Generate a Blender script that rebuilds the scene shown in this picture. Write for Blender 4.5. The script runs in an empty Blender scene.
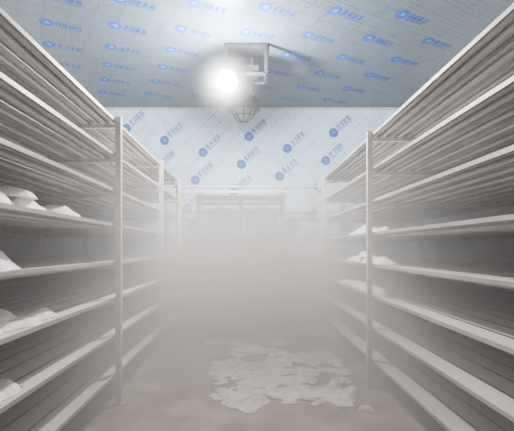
import bpy, math, random
from mathutils import Vector, Matrix, noise
random.seed(7)
sc = bpy.context.scene
CZ = 1.31           # camera height; all "rel" heights are relative to this
def R(z): return CZ + z
# ---------------------------------------------------------------- materials
def newmat(name):
    m = bpy.data.materials.new(name); m.use_nodes = True
    nt = m.node_tree
    return m, nt, nt.nodes["Principled BSDF"]
def noise_mat(name, c1, c2, scale=8, rough=0.6, metal=0.0, bump=0.1, stretch=(1,1,1), frost=None, detail=6, spec=.5):
    m, nt, b = newmat(name)
    b.inputs["Specular IOR Level"].default_value = spec
    tc = nt.nodes.new("ShaderNodeTexCoord"); mp = nt.nodes.new("ShaderNodeMapping")
    mp.inputs["Scale"].default_value = stretch
    n = nt.nodes.new("ShaderNodeTexNoise"); n.inputs["Scale"].default_value = scale; n.inputs["Detail"].default_value = detail
    cr = nt.nodes.new("ShaderNodeValToRGB")
    cr.color_ramp.elements[0].position = .35; cr.color_ramp.elements[1].position = .65
    cr.color_ramp.elements[0].color = (*c1,1); cr.color_ramp.elements[1].color = (*c2,1)
    nt.links.new(tc.outputs["Object"], mp.inputs[0]); nt.links.new(mp.outputs[0], n.inputs["Vector"])
    nt.links.new(n.outputs["Fac"], cr.inputs[0])
    out = cr.outputs[0]
    if frost:
        g = nt.nodes.new("ShaderNodeNewGeometry"); s = nt.nodes.new("ShaderNodeSeparateXYZ")
        nt.links.new(g.outputs["Normal"], s.inputs[0])
        mr = nt.nodes.new("ShaderNodeMapRange"); mr.inputs[1].default_value = .2; mr.inputs[2].default_value = .9
        nt.links.new(s.outputs["Z"], mr.inputs[0])
        mx = nt.nodes.new("ShaderNodeMixRGB"); mx.inputs[2].default_value = (*frost,1)
        nt.links.new(mr.outputs[0], mx.inputs[0]); nt.links.new(out, mx.inputs[1]); out = mx.outputs[0]
    nt.links.new(out, b.inputs["Base Color"])
    b.inputs["Roughness"].default_value = rough; b.inputs["Metallic"].default_value = metal
    if bump:
        bp = nt.nodes.new("ShaderNodeBump"); bp.inputs["Strength"].default_value = bump; bp.inputs["Distance"].default_value = .02
        nt.links.new(n.outputs["Fac"], bp.inputs["Height"]); nt.links.new(bp.outputs[0], b.inputs["Normal"])
    return m
M_shelf = noise_mat("frosted_aluminium", (.22,.20,.19), (.35,.325,.31), 5, .5, .15, .15, (1,.25,1), frost=(.74,.715,.70))
M_post = noise_mat("galvanised_post", (.42,.40,.385), (.56,.54,.52), 14, .45, .3, .15)
M_dark = noise_mat("dark_painted_steel", (.010,.011,.013), (.028,.03,.034), 20, .55, .2, .05)
M_grey = noise_mat("cast_grey_metal", (.07,.075,.08), (.14,.15,.16), 20, .45, .5, .05)
M_cool = noise_mat("zinc_cooler_casing", (.26,.27,.28), (.38,.39,.40), 10, .5, .2, .05)
M_sack = noise_mat("white_woven_sack", (.74,.72,.70), (.90,.88,.86), 30, .7, 0, .5)
M_pack = noise_mat("frosted_package_film", (.60,.57,.55), (.86,.83,.81), 9, .7, 0, .5)
M_floor = noise_mat("wet_concrete", (.23,.185,.155), (.43,.37,.33), 3.0, .42, 0, .3)
M_blue = noise_mat("blue_film_ink", (.002,.035,.20), (.005,.06,.28), 30, .6, 0, 0, spec=.1)
M_blue2 = noise_mat("blue_wall_film_ink", (.004,.06,.30), (.01,.09,.38), 30, .6, 0, 0, spec=.1)
M_whiteink = noise_mat("white_film_ink", (.3,.4,.5), (.35,.45,.55), 30, .5, 0, 0)

def film_mat(name, ux, uy, ang, base, k1=.45, k2=.4):
    """protective film on insulated panel: pale blue, faint printed diagonal lattice"""
    m, nt, b = newmat(name); L = nt.links.new
    def math_(op, a, bb=None, c=None):
        n = nt.nodes.new("ShaderNodeMath"); n.operation = op
        for i, v in enumerate((a, bb, c)):
            if v is None: continue
            if isinstance(v, (int, float)): n.inputs[i].default_value = v
            else: L(v, n.inputs[i])
        return n.outputs[0]
    tc = nt.nodes.new("ShaderNodeTexCoord"); s = nt.nodes.new("ShaderNodeSeparateXYZ"); L(tc.outputs["Object"], s.inputs[0])
    U, V = s.outputs[ux], s.outputs[uy]
    ca, sa = math.cos(ang), math.sin(ang)
    p = math_('ADD', math_('MULTIPLY', U, ca), math_('MULTIPLY', V, sa))
    q = math_('SUBTRACT', math_('MULTIPLY', V, ca), math_('MULTIPLY', U, sa))
    def line(x, period, w):
        f = math_('FRACT', math_('DIVIDE', x, period))
        return math_('LESS_THAN', f, w/period)
    l1 = math_('MAXIMUM', line(p, .24, .012), line(q, .18, .012))
    # fine rows of pseudo text
    rows = line(q, .06, .026)
    cmb = nt.nodes.new("ShaderNodeCombineXYZ"); L(math_('MULTIPLY', p, 45), cmb.inputs[0]); L(math_('MULTIPLY', q, 30), cmb.inputs[1])
    n = nt.nodes.new("ShaderNodeTexNoise"); n.inputs["Scale"].default_value = 1.0; n.inputs["Detail"].default_value = 1; L(cmb.outputs[0], n.inputs["Vector"])
    txt = math_('MULTIPLY', rows, math_('GREATER_THAN', n.outputs["Fac"], .5))
    n2 = nt.nodes.new("ShaderNodeTexNoise"); n2.inputs["Scale"].default_value = 3.5; L(tc.outputs["Object"], n2.inputs["Vector"])
    patch = math_('GREATER_THAN', n2.outputs["Fac"], .47)
    k = math_('ADD', math_('MULTIPLY', l1, k1), math_('MULTIPLY', math_('MULTIPLY', txt, patch), k2))
    mx = nt.nodes.new("ShaderNodeMixRGB"); L(k, mx.inputs[0])
    mx.inputs[1].default_value = (*base, 1); mx.inputs[2].default_value = (base[0]*.42, base[1]*.47, base[2]*.52, 1)
    L(mx.outputs[0], b.inputs["Base Color"]); b.inputs["Roughness"].default_value = .42; b.inputs["Specular IOR Level"].default_value=.25
    n3 = nt.nodes.new("ShaderNodeTexNoise"); n3.inputs["Scale"].default_value = 5; L(tc.outputs["Object"], n3.inputs["Vector"])
    bp = nt.nodes.new("ShaderNodeBump"); bp.inputs["Strength"].default_value = .25; bp.inputs["Distance"].default_value = .03
    L(n3.outputs["Fac"], bp.inputs["Height"]); L(bp.outputs[0], b.inputs["Normal"])
    return m
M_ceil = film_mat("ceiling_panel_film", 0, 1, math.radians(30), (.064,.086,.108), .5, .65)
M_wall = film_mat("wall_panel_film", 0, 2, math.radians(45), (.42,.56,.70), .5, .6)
M_side = film_mat("side_panel_film", 1, 2, math.radians(45), (.5,.48,.46))
m, nt, b = newmat("lamp_glow"); b.inputs["Emission Color"].default_value = (.93,.97,1,1); b.inputs["Emission Strength"].default_value = 120; M_em = m
nt.nodes["Principled BSDF"].inputs["Base Color"].default_value = (.9,.9,.9,1)
m, nt, b = newmat("frosted_lamp_glass"); b.inputs["Base Color"].default_value = (.2,.22,.24,1); b.inputs["Roughness"].default_value = .2; M_glass = m

# ---------------------------------------------------------------- mesh builder
class MB:
    def __init__(s): s.v=[]; s.f=[]; s.m=[]; s.sm=[]
    def add(s, vs, fs, mi=0, smooth=False):
        o=len(s.v); s.v+= [tuple(v) for v in vs]
        for f in fs: s.f.append([i+o for i in f]); s.m.append(mi); s.sm.append(smooth)
    def box(s, x0,x1,y0,y1,z0,z1, mi=0, M=None):
        vs=[Vector(p) for p in [(x0,y0,z0),(x1,y0,z0),(x1,y1,z0),(x0,y1,z0),(x0,y0,z1),(x1,y0,z1),(x1,y1,z1),(x0,y1,z1)]]
        if M: vs=[M@v for v in vs]
        s.add(vs,[(0,3,2,1),(4,5,6,7),(0,1,5,4),(1,2,6,5),(2,3,7,6),(3,0,4,7)],mi)
    def cyl(s, a, b, r, n=10, mi=0, r2=None, caps=True):
        a=Vector(a); b=Vector(b); d=(b-a).normalized()
        t=Vector((0,0,1)) if abs(d.z)<.9 else Vector((1,0,0))
        u=d.cross(t).normalized(); w=d.cross(u); r2=r if r2 is None else r2
        vs=[]
        for c,rr in ((a,r),(b,r2)):
            for i in range(n):
                an=2*math.pi*i/n; vs.append(c+u*math.cos(an)*rr+w*math.sin(an)*rr)
        s.add(vs,[(i,i+n,(i+1)%n+n,(i+1)%n) for i in range(n)],mi,True)
        if caps: s.add(vs,[tuple(range(n)),tuple(range(2*n-1,n-1,-1))],mi)
    def lathe(s, prof, n=24, mi=0, M=None):
        vs=[]; k=len(prof)
        for i in range(n):
            an=2*math.pi*i/n
            for r,z in prof: 
                p=Vector((r*math.cos(an),r*math.sin(an),z)); vs.append(M@p if M else p)
        fs=[(i*k+j,((i+1)%n)*k+j,((i+1)%n)*k+j+1,i*k+j+1) for i in range(n) for j in range(k-1)]
        s.add(vs,fs,mi,True)
    def torus(s, c, Rr, r, M=None, n=28, k=8, mi=0):
        vs=[]
        for i in range(n):
            a=2*math.pi*i/n
            for j in range(k):
                bb=2*math.pi*j/k
                p=Vector(((Rr+r*math.cos(bb))*math.cos(a),(Rr+r*math.cos(bb))*math.sin(a),r*math.sin(bb)))
                if M: p=M@p
                vs.append(p+Vector(c))
        s.add(vs,[(i*k+j,((i+1)%n)*k+j,((i+1)%n)*k+(j+1)%k,i*k+(j+1)%k) for i in range(n) for j in range(k)],mi,True)
    def obj(s, name, mats, parent=None):
        me=bpy.data.meshes.new(name); me.from_pydata(s.v,[],s.f)
        for m in mats: me.materials.append(m)
        me.polygons.foreach_set("material_index", s.m); me.polygons.foreach_set("use_smooth", s.sm); me.update()
        o=bpy.data.objects.new(name,me); sc.collection.objects.link(o)
        if parent: o.parent=parent
        return o
def empty(name, loc=(0,0,0)):
    o=bpy.data.objects.new(name,None); sc.collection.objects.link(o); o.location=loc; return o

# ---------------------------------------------------------------- room
XW=2.8; YB=7.2; YF=-1.0; ZC=R(2.52)
b=MB(); b.box(-XW-.1,XW+.1,YF,YB+.1,-.1,0); b.obj("floor",[M_floor])
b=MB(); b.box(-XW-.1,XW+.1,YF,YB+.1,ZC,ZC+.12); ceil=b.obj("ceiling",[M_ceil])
b=MB(); b.box(-XW,XW,YB,YB+.1,0,ZC); wall=b.obj("wall_back",[M_wall])
b=MB(); b.box(-XW-.1,-XW,YF,YB,0,ZC); b.obj("wall_left",[M_side])
b=MB(); b.box(XW,XW+.1,YF,YB,0,ZC); b.obj("wall_right",[M_side])
b=MB(); b.box(-XW,XW,YB-.03,YB,ZC-.03,ZC); b.obj("trim_1",[M_post])

# printed logos
def mark(mb, ox, oy, ang, sc_, mapf, rnd):
    ca,sa=math.cos(ang),math.sin(ang)
    def P(u,v,lift=0):
        u*=sc_; v*=sc_
        return mapf(ox+u*ca-v*sa, oy+u*sa+v*ca, lift)
    def rect(u0,u1,v0,v1,mi=0,l=0):
        mb.add([P(u0,v0,l),P(u1,v0,l),P(u1,v1,l),P(u0,v1,l)],[(0,1,2,3)],mi)
    n=20
    mb.add([P(.085*math.cos(2*math.pi*i/n),.085*math.sin(2*math.pi*i/n)) for i in range(n)],[tuple(range(n))],0)
    # pale swoosh bars inside the disc
    for v,w in ((.024,.034),(-.006,.046)):
        mb.add([P(-w,v-.003,1),P(w*.4,v-.008,1),P(w,v+.006,1),P(w*.3,v+.001,1)],[(0,1,2,3)],1)
    u=.11
    for c in range(4):
        s=.066; t=.0145
        for k in range(3):
            v=-.012+k*s/2*1.0
            a=rnd.choice((0,.012)); rect(u+a,u+s-a*.5,v,v+t)
        for k in range(rnd.choice((1,2,2))):
            uu=u+(.0 if k else rnd.choice((.02,.028,.046))); rect(uu,uu+t,-.02,s*.95)
        u+=s+.014
    u=.11
    for c in range(13):
        w=rnd.choice((.014,.018)); rect(u,u+w,-.054,-.034); u+=w+.007
def mapc(u,v,l): return (u,-v,ZC-.0015-.001*l)
b=MB(); rnd=random.Random(3)
for row in range(14):
    y=1.65+.5*row
    off=.18-.21*(row-5)
    for k in range(-12,12):
        x=off+.74*k; x=x
        yy=y+ (x-.18)*.09 + .03
        if -XW+.1<x<XW-.5 and yy<YB-.35: mark(b,x,-yy,-math.radians(27),.88,mapc,rnd)
b.obj("printed_logos",[M_blue,M_whiteink],ceil)
def mapw(u,v,l): return (u,YB-.0015-.001*l,v)
b=MB()
for i in range(-9,10):
    for j in range(-9,10):
        x=-.81+.69*i+.14*j; z=R(1.72)-.215*i+.50*j
        if -XW+.1<x<XW-.4 and .2<z<ZC-.35: mark(b,x,z,math.radians(42),1.0,mapw,rnd)
b.obj("printed_logos_back",[M_blue2,M_whiteink],wall)

# ---------------------------------------------------------------- shelf racks (finned-tube freezer shelves)
def rack(side, xin, posts, levels, y0, y1, top):
    e=empty("freezer_shelf_rack")
    sg=side; depth=1.45
    sh=MB()
    for z in levels:
        z=R(z)
        # front angle rail
        a,c=sorted((sg*xin, sg*(xin+.012))); sh.box(a,c,y0,y1,z-.014,z+.010)
        a,c=sorted((sg*(xin+depth-.012), sg*(xin+depth))); sh.box(a,c,y0,y1,z-.030,z+.012)
        x=xin+.014; w=.145
        while x+w<xin+depth:
            a,c=sorted((sg*x,sg*(x+w)))
            sh.box(a,c,y0,y1,z-.006,z)
            xm=sg*(x+w/2)
            sh.cyl((xm,y0,z-.020),(xm,y1,z-.020),.017,8)
            # folded fin lips
            sh.box(a,a+.005,y0,y1,z-.022,z); sh.box(c-.005,c,y0,y1,z-.022,z)
            x+=w+.014
    sh.obj("finned_shelves",[M_shelf],e)
    ps=MB()
    t=.045
    for yp in posts:
        for xc in (xin-.022, xin+depth+.022):
            X=sg*xc
            # C-channel post
            ps.box(X-t/2,X+t/2,yp-.004,yp+.004,0,top)
            ps.box(X-t/2,X-t/2+.006,yp,yp+.04,0,top); ps.box(X+t/2-.006,X+t/2,yp,yp+.04,0,top)
            ps.box(X-.05,X+.05,yp-.03,yp+.07,0,.008)
            for z in levels:
                ps.cyl((X,yp-.004,R(z)-.02),(X,yp-.014,R(z)-.02),.011,8)
        for z in levels:
            a,c=sorted((sg*(xin-.03),sg*(xin+depth+.03)))
            ps.box(a,c,yp+.005,yp+.035,R(z)-.062,R(z)-.034)
    ps.obj("posts_and_bearers",[M_post],e)
    # return bends at the far end of the tubes
    rb=MB()
    for z in levels:
        for k in range(4):
            x0=sg*(xin+.014+.0725+.318*k); x1=x0+sg*.159
            pts=[]
            for i in range(7):
                an=math.pi*i/6
                pts.append(((x0+x1)/2-(x1-x0)/2*math.cos(an), y1+.08*math.sin(an), R(z)-.02))
            for p,q in zip(pts,pts[1:]): rb.cyl(p,q,.016,8)
    rb.obj("return_bends",[M_shelf],e)
    # header pipe along top inner edge
    hp=MB(); X=sg*(xin+.06)
    hp.cyl((X,y0,top+.0),(X,y1,top+.0),.022,10)
    hp.obj("header_pipe",[M_shelf],e)
    return e
LV=[1.07,.78,.486,.195,-.117,-.42,-.73,-1.06]
RV=[1.07,.75,.445,.14,-.16,-.455,-.755,-1.06]
rack(-1,1.11,[.6,3.35,5.0,6.35],LV,-.5,6.4,R(1.10))
rack( 1,1.17,[.9,3.76,6.1],RV,-.5,6.3,R(1.10))
# crossing header pipe joining both racks
b=MB(); b.box(-1.2,1.2,6.44,6.475,R(.89),R(.93)); b.cyl((-1.2,6.46,R(.99)),(1.2,6.46,R(.99)),.018)
for x in (-1.15,1.15): b.box(x-.02,x+.02,6.44,6.48,0,R(1.1))
b.obj("overhead_crossbar",[M_post])

# ---------------------------------------------------------------- air cooler at the back
e=empty("air_cooler_unit",(0,0,0))
x0,x1,ya,yb,zt=-.80,.56,6.50,7.1,R(.82)
b=MB()
for x in (x0,(x0+x1)/2,x1):
    b.box(x-.04,x+.04,ya,ya+.05,0,zt)
for x in (x0,x1): b.box(x-.025,x+.025,yb-.05,yb,0,zt)
b.box(x0-.04,x1+.04,ya-.02,ya+.04,zt-.055,zt+.035); b.box(x0,x1,ya,ya+.04,R(.12),R(.17)); b.box(x0,x1,ya,ya+.04,.15,.2)
b.box(x0,x1,ya,ya+.04,zt-.24,zt-.18)
b.obj("frame",[M_dark],e)
b=MB(); b.box(x0+.03,x1-.03,ya+.09,yb,.2,R(.12)); b.obj("housing",[M_grey],e)
b=MB(); b.box(x0+.03,x1-.03,ya+.09,yb,R(.12),zt-.06); b.obj("fan_casing",[M_cool],e)
b=MB(); RX=Matrix.Rotation(math.radians(90),4,'X')
for cx in ((x0*.75+x1*.25),(x0*.25+x1*.75)):
    c=Vector((cx,ya+.07,R(.40))); 
    b.torus(c,.25,.035,RX); b.torus(c,.18,.008,RX); b.torus(c,.09,.008,RX)
    b.cyl(c+Vector((0,.0,0)),c+Vector((0,.05,0)),.06,16)
    for k in range(5):
        M=Matrix.Translation(c)@Matrix.Rotation(2*math.pi*k/5,4,'Y')@Matrix.Rotation(.5,4,'X')
        b.box(-.05,.05,-.003,.003,.05,.23,0,M)
    for k in range(12):
        a=2*math.pi*k/12; b.cyl(c+Vector((0,-.02,0)),c+Vector((.25*math.cos(a),-.02,.25*math.sin(a))),.004,6)
b.obj("fans",[M_dark],e)
b=MB()
for k in range(43):
    x=x0+.06+k*.03
    b.box(x,x+.006,ya+.06,ya+.09,.25,R(.1))
b.obj("fins",[M_grey],e)

# ---------------------------------------------------------------- lamps
e=empty("hanging_floodlight")
yl=4.92
b=MB(); xa,xb=-.27,.22; zb=R(2.14)
for x in (xa,xb): b.box(x-.018,x+.018,yl-.018,yl+.018,zb,ZC); b.box(x-.014,x+.014,yl+.26,yl+.288,zb,ZC)
b.box(xa,xb,yl-.018,yl+.018,zb-.018,zb+.018); b.box(xa,xb,yl+.26,yl+.288,zb-.014,zb+.014)
b.box(xa-.02,xb+.02,yl-.02,yl+.30,ZC-.035,ZC)
for x in (xa,xb): b.box(x-.014,x+.014,yl,yl+.27,zb-.012,zb+.012)
b.box(-.17,.13,yl+.05,yl+.22,zb+.015,zb+.13)   # ballast box
b.cyl((-.16,yl+.1,zb),(-.22,yl-.02,R(2.03)),.012)
b.obj("bracket",[M_dark],e)
b=MB()
# floodlight head: finned bell housing with lens, facing viewer and down
H=Matrix.Translation((-.25,yl-.10,R(2.01)))@Matrix.Rotation(math.radians(-50),4,'X')
def frustum(mb,w0,h0,w1,h1,z0,z1,mi=0,caps=(1,1)):
    vs=[H@Vector(p) for p in [(-w0,-h0,z0),(w0,-h0,z0),(w0,h0,z0),(-w0,h0,z0),(-w1,-h1,z1),(w1,-h1,z1),(w1,h1,z1),(-w1,h1,z1)]]
    fs=[(0,1,5,4),(1,2,6,5),(2,3,7,6),(3,0,4,7)]
    if caps[0]: fs.append((3,2,1,0))
    if caps[1]: fs.append((4,5,6,7))
    mb.add(vs,fs,mi)
b.lathe([(0,.15),(.07,.15),(.085,.10),(.13,.02),(.145,-.005),(.145,-.016),(0,-.016)],28,0,H)
for k in range(6): 
    x=-.06+k*.024; b.box(x-.003,x+.003,-.05,.05,.14,.18,0,H)
b.obj("lamp_housing",[M_dark],e)
b=MB()
dm=[(.125*math.cos(t),-.017-.10*math.sin(t)) for t in [math.pi/2*i/8 for i in range(9)]]
b.lathe(dm,24,0,H); b.obj("lamp_lens",[M_em],e)
ld=bpy.data.lights.new("lamp_bulb","POINT"); ld.energy=1350; ld.color=(1,.98,.96); ld.shadow_soft_size=.07
LP=Vector((-.26,yl-.32,R(1.91)))
lo=bpy.data.objects.new("lamp_bulb",ld); sc.collection.objects.link(lo); lo.location=LP; lo.parent=e

# unlit caged bulkhead lamp further back
e=empty("caged_ceiling_lamp")
c=Vector((-.07,6.45,0)); b=MB()
T=Matrix.Translation((c.x,c.y,R(2.05)))
b.cyl((c.x,c.y,R(2.42)),(c.x,c.y,ZC),.02); b.box(c.x-.13,c.x+.13,c.y-.09,c.y+.09,R(2.40),R(2.44))
b.lathe([(0,.38),(.12,.38),(.17,.33),(.20,.25),(.27,.22),(.27,.18),(.17,.17)],28,0,T)
for k in range(12):
    a=2*math.pi*k/12; M=T@Matrix.Rotation(a,4,'Z'); b.box(.10,.225,-.005,.005,.22,.37,0,M)
b.obj("housing",[M_dark],e)
b=MB(); b.lathe([(0,-.01),(.07,.0),(.13,.05),(.165,.12),(.17,.19)],28,0,T); b.obj("glass",[M_glass],e)
b=MB()
for k in range(4):
    a=math.pi*k/4
    pts=[(.185*math.cos(t),-.0+.19-.215*math.sin(t)) for t in [math.pi*i/12 for i in range(13)]]
    for (r1,z1),(r2,z2) in zip(pts,pts[1:]):
        b.cyl((c.x+r1*math.cos(a),c.y+r1*math.sin(a),R(2.05)+z1),(c.x+r2*math.cos(a),c.y+r2*math.sin(a),R(2.05)+z2),.008,6)
b.torus((c.x,c.y,R(2.05)+.07),.155,.008)
b.obj("wire_cage",[M_dark],e)
# conduit on the ceiling between both lamps
b=MB(); b.cyl((.05,5.1,ZC-.012),(.05,6.5,ZC-.012),.012,8); b.obj("ceiling_conduit",[M_post])

# added fill lamp, unseen behind the viewer, brightens the shelves
e=empty("added_fill_lamp")
b=MB(); H=Matrix.Translation((.1,-.3,R(2.25)))
frustum(b,.15,.11,.09,.06,0,.10); frustum(b,.16,.12,.16,.12,-.012,.002)
b.box(-.05,-.035,-.3-.01,-.3+.01,R(2.3),ZC); b.box(.235,.25,-.3-.01,-.3+.01,R(2.3),ZC)
b.box(-.05,.25,-.31,-.29,R(2.3),R(2.32))
b.obj("lamp_housing",[M_grey],e)
b=MB(); frustum(b,.145,.105,.145,.105,-.02,-.013); b.obj("lamp_lens",[M_glass],e)
ld=bpy.data.lights.new("lamp_bulb","POINT"); ld.energy=60; ld.color=(1,.93,.87); ld.shadow_soft_size=.15  # warm fill light, added to lift the dark shelves
lo=bpy.data.objects.new("fill_bulb",ld); sc.collection.objects.link(lo); lo.location=(.1,-.3,R(2.05)); lo.parent=e

# ---------------------------------------------------------------- sacks
def pillow(mb, cx, cy, z, L, W, Hh, ang, rnd, tilt=0):
    n,mm=12,8; vs=[]; fs=[]
    ca,sa=math.cos(ang),math.sin(ang)
    ph=[rnd.uniform(0,6.28) for _ in range(4)]
    def pt(i,j,top):
        u=-1+2*i/n; v=-1+2*j/mm
        # round the rectangle a little
        ur=u*math.sqrt(1-.28*v*v); vr=v*math.sqrt(1-.28*u*u)
        edge=(1-abs(u)**2.6)*(1-abs(v)**2.6)
        h=Hh*(edge**.7)*(.9+.32*math.sin(3*u+ph[0])*math.cos(2.4*v+ph[1])+.16*math.sin(8*u+ph[2])*math.sin(6*v+ph[3]))
        x=ur*L/2*(1+.12*math.sin(3*v+ph[2])); y=vr*W/2*(1+.15*math.sin(2.5*u+ph[3]))
        zz=z+.004+(h if top else -.0) + tilt*(u+1)*L/2
        return (cx+x*ca-y*sa, cy+x*sa+y*ca, zz)
    for top in (1,0):
        o=len(vs)
        for i in range(n+1):
            for j in range(mm+1): vs.append(pt(i,j,top))
        for i in range(n):
            for j in range(mm):
                a=o+i*(mm+1)+j; q=(a,a+mm+1,a+mm+2,a+1)
                fs.append(q if top else q[::-1])
    mb.add(vs,fs,0,True)
rnd=random.Random(11)
def cluster(name, items):
    b=MB()
    for (x,y,z,L,W,Hh,a) in items: pillow(b,x,y,z,L,W,Hh,a,rnd)
    return b.obj(name,[M_sack])
def shelf_sacks(sg,zrel,spots):
    cluster("white_sack_stack",[(sg*x,y,R(zrel)+dz,rnd.uniform(.32,.40),rnd.uniform(.22,.26),h,rnd.uniform(-.6,.6)+1.3) for x,y,dz,h in spots])
shelf_sacks(-1,.195,[(1.34,1.70,0,.10),(1.32,1.98,0,.11),(1.32,2.3,0,.11),(1.28,2.62,0,.07),(1.62,2.2,0,.08),(1.36,1.85,.08,.08),(1.36,2.15,.08,.06)])
shelf_sacks(-1,-.117,[(1.33,1.72,0,.10),(1.31,2.02,0,.09),(1.6,1.9,0,.09),(1.36,1.80,.07,.09)])
shelf_sacks(-1,-.42,[(1.33,1.82,0,.08),(1.29,2.08,0,.06),(1.30,2.36,0,.05),(1.55,2.2,0,.08),(1.36,1.95,.05,.06)])
shelf_sacks(-1,-.73,[(1.32,1.76,0,.08),(1.30,1.96,0,.06),(1.5,1.9,0,.09),(1.34,1.80,.05,.07)])
shelf_sacks(1,.14,[(1.36,4.0,0,.06),(1.36,4.35,0,.08),(1.36,4.7,0,.08),(1.4,5.1,0,.07),(1.38,4.5,.06,.05)])
shelf_sacks(1,-.16,[(1.34,3.95,0,.06),(1.34,4.3,0,.08),(1.34,4.65,0,.08),(1.4,5.0,0,.08),(1.36,4.45,.06,.06)])
shelf_sacks(1,-.455,[(1.34,4.05,0,.06),(1.34,4.4,0,.07),(1.34,4.75,0,.07),(1.34,5.2,0,.06)])
# pile of packages on the floor
b=MB(); cnt=0
while cnt<200:
    t=rnd.random()
    y=3.3+2.3*t; xc=.48-.26*t; w=.68+.10*t
    x=xc+rnd.uniform(-1,1)*w
    g=noise.noise(Vector((x*2.1+3,y*1.5,1.7)))+.26-.35*abs(x-xc)/w
    if g<rnd.uniform(-.15,.12): continue
    cnt+=1
    if cnt%5==0: pillow(b,x,y,0,rnd.uniform(.26,.38),rnd.uniform(.18,.26),.010,rnd.uniform(0,3.14),rnd)
    else: pillow(b,x,y,rnd.choice((0,0,.004)),rnd.uniform(.10,.19),rnd.uniform(.07,.12),rnd.uniform(.012,.024),rnd.uniform(0,3.14),rnd)
for k in range(9):
    pillow(b,.92+rnd.uniform(-.14,.10),3.55+rnd.uniform(-.4,.5),0,rnd.uniform(.12,.18),rnd.uniform(.08,.12),.03,rnd.uniform(0,3),rnd)
b.obj("white_package_pile",[M_pack])

# ---------------------------------------------------------------- mist
m=bpy.data.materials.new("cold_mist"); m.use_nodes=True; nt=m.node_tree; nt.nodes.clear(); L=nt.links.new
out=nt.nodes.new("ShaderNodeOutputMaterial"); vs=nt.nodes.new("ShaderNodeVolumeScatter")
vs.inputs["Color"].default_value=(1,1,1,1); vs.inputs["Anisotropy"].default_value=.0
va=nt.nodes.new("ShaderNodeVolumeAbsorption"); va.inputs["Color"].default_value=(1,.955,.92,1)
tc=nt.nodes.new("ShaderNodeTexCoord"); sp=nt.nodes.new("ShaderNodeSeparateXYZ"); L(tc.outputs["Object"],sp.inputs[0])
mz=nt.nodes.new("ShaderNodeMapRange"); mz.interpolation_type='SMOOTHSTEP'
mz.inputs[1].default_value=2.2; mz.inputs[2].default_value=.9; mz.inputs[3].default_value=.0; mz.inputs[4].default_value=1
L(sp.outputs["Z"],mz.inputs[0])
my=nt.nodes.new("ShaderNodeMapRange"); my.inputs[1].default_value=1.4; my.inputs[2].default_value=3.8; my.inputs[3].default_value=.10; my.inputs[4].default_value=1.2
L(sp.outputs["Y"],my.inputs[0])
nz=nt.nodes.new("ShaderNodeTexNoise"); nz.inputs["Scale"].default_value=1.1; nz.inputs["Detail"].default_value=2; L(tc.outputs["Object"],nz.inputs["Vector"])
mn=nt.nodes.new("ShaderNodeMapRange"); mn.inputs[1].default_value=.3; mn.inputs[2].default_value=.7; mn.inputs[3].default_value=.4; mn.inputs[4].default_value=1.6
L(nz.outputs["Fac"],mn.inputs[0])
def mth(op,a,b_=None):
    n=nt.nodes.new("ShaderNodeMath"); n.operation=op; L(a,n.inputs[0])
    if isinstance(b_,float): n.inputs[1].default_value=b_
    elif b_ is not None: L(b_,n.inputs[1])
    return n.outputs[0]
mx_=nt.nodes.new("ShaderNodeMapRange"); mx_.interpolation_type='SMOOTHSTEP'
mx_.inputs[1].default_value=2.1; mx_.inputs[2].default_value=.9; mx_.inputs[3].default_value=.25; mx_.inputs[4].default_value=1
L(mth('ABSOLUTE',sp.outputs["X"]),mx_.inputs[0])
d=mth('MULTIPLY',mth('MULTIPLY',mth('MULTIPLY',mth('MULTIPLY',mz.outputs[0],my.outputs[0]),mn.outputs[0]),mx_.outputs[0]),.60)
dd=mth('ADD',d,.004)
L(dd,vs.inputs["Density"]); L(dd,va.inputs["Density"])
ash=nt.nodes.new("ShaderNodeAddShader"); L(vs.outputs[0],ash.inputs[0]); L(va.outputs[0],ash.inputs[1]); L(ash.outputs[0],out.inputs["Volume"])
m.cycles.volume_step_rate=.7
b=MB(); b.box(-XW+.01,XW-.01,YF+.02,YB-.005,.005,ZC-.005); mist=b.obj("mist_cloud",[m])
# added scatter ball around the lamp, imitates its bloom of glare
m=bpy.data.materials.new("lamp_glare_halo"); m.use_nodes=True; nt=m.node_tree; nt.nodes.clear(); L=nt.links.new
out=nt.nodes.new("ShaderNodeOutputMaterial"); vs=nt.nodes.new("ShaderNodeVolumeScatter"); vs.inputs["Color"].default_value=(.97,.99,1,1)
tc=nt.nodes.new("ShaderNodeTexCoord")
ln=nt.nodes.new("ShaderNodeVectorMath"); ln.operation='LENGTH'; L(tc.outputs["Object"],ln.inputs[0])
mr=nt.nodes.new("ShaderNodeMapRange"); mr.inputs[1].default_value=.5; mr.inputs[2].default_value=.0; mr.inputs[3].default_value=0; mr.inputs[4].default_value=1
L(ln.outputs["Value"],mr.inputs[0])
pw=nt.nodes.new("ShaderNodeMath"); pw.operation='POWER'; L(mr.outputs[0],pw.inputs[0]); pw.inputs[1].default_value=2.6
ml=nt.nodes.new("ShaderNodeMath"); ml.operation='MULTIPLY'; L(pw.outputs[0],ml.inputs[0]); ml.inputs[1].default_value=.20
L(ml.outputs[0],vs.inputs["Density"]); L(vs.outputs[0],out.inputs["Volume"])
b=MB(); b.lathe([(.5*math.sin(math.pi*i/16),-.5*math.cos(math.pi*i/16)) for i in range(17)],24)
o=b.obj("lamp_glare_halo",[m],mist); o.location=LP

# ---------------------------------------------------------------- world + camera
w=bpy.data.worlds.new("World"); sc.world=w; w.use_nodes=True
bg=w.node_tree.nodes["Background"]; bg.inputs[0].default_value=(1,.94,.90,1); bg.inputs[1].default_value=.85
cam=bpy.data.cameras.new("camera"); co=bpy.data.objects.new("camera",cam); sc.collection.objects.link(co)
co.location=(0,0,CZ); co.rotation_euler=(math.radians(90),0,0)
cam.sensor_width=36; cam.lens=28.0; cam.shift_y=32.5/514; cam.shift_x=9/514; cam.clip_start=.02
sc.camera=co
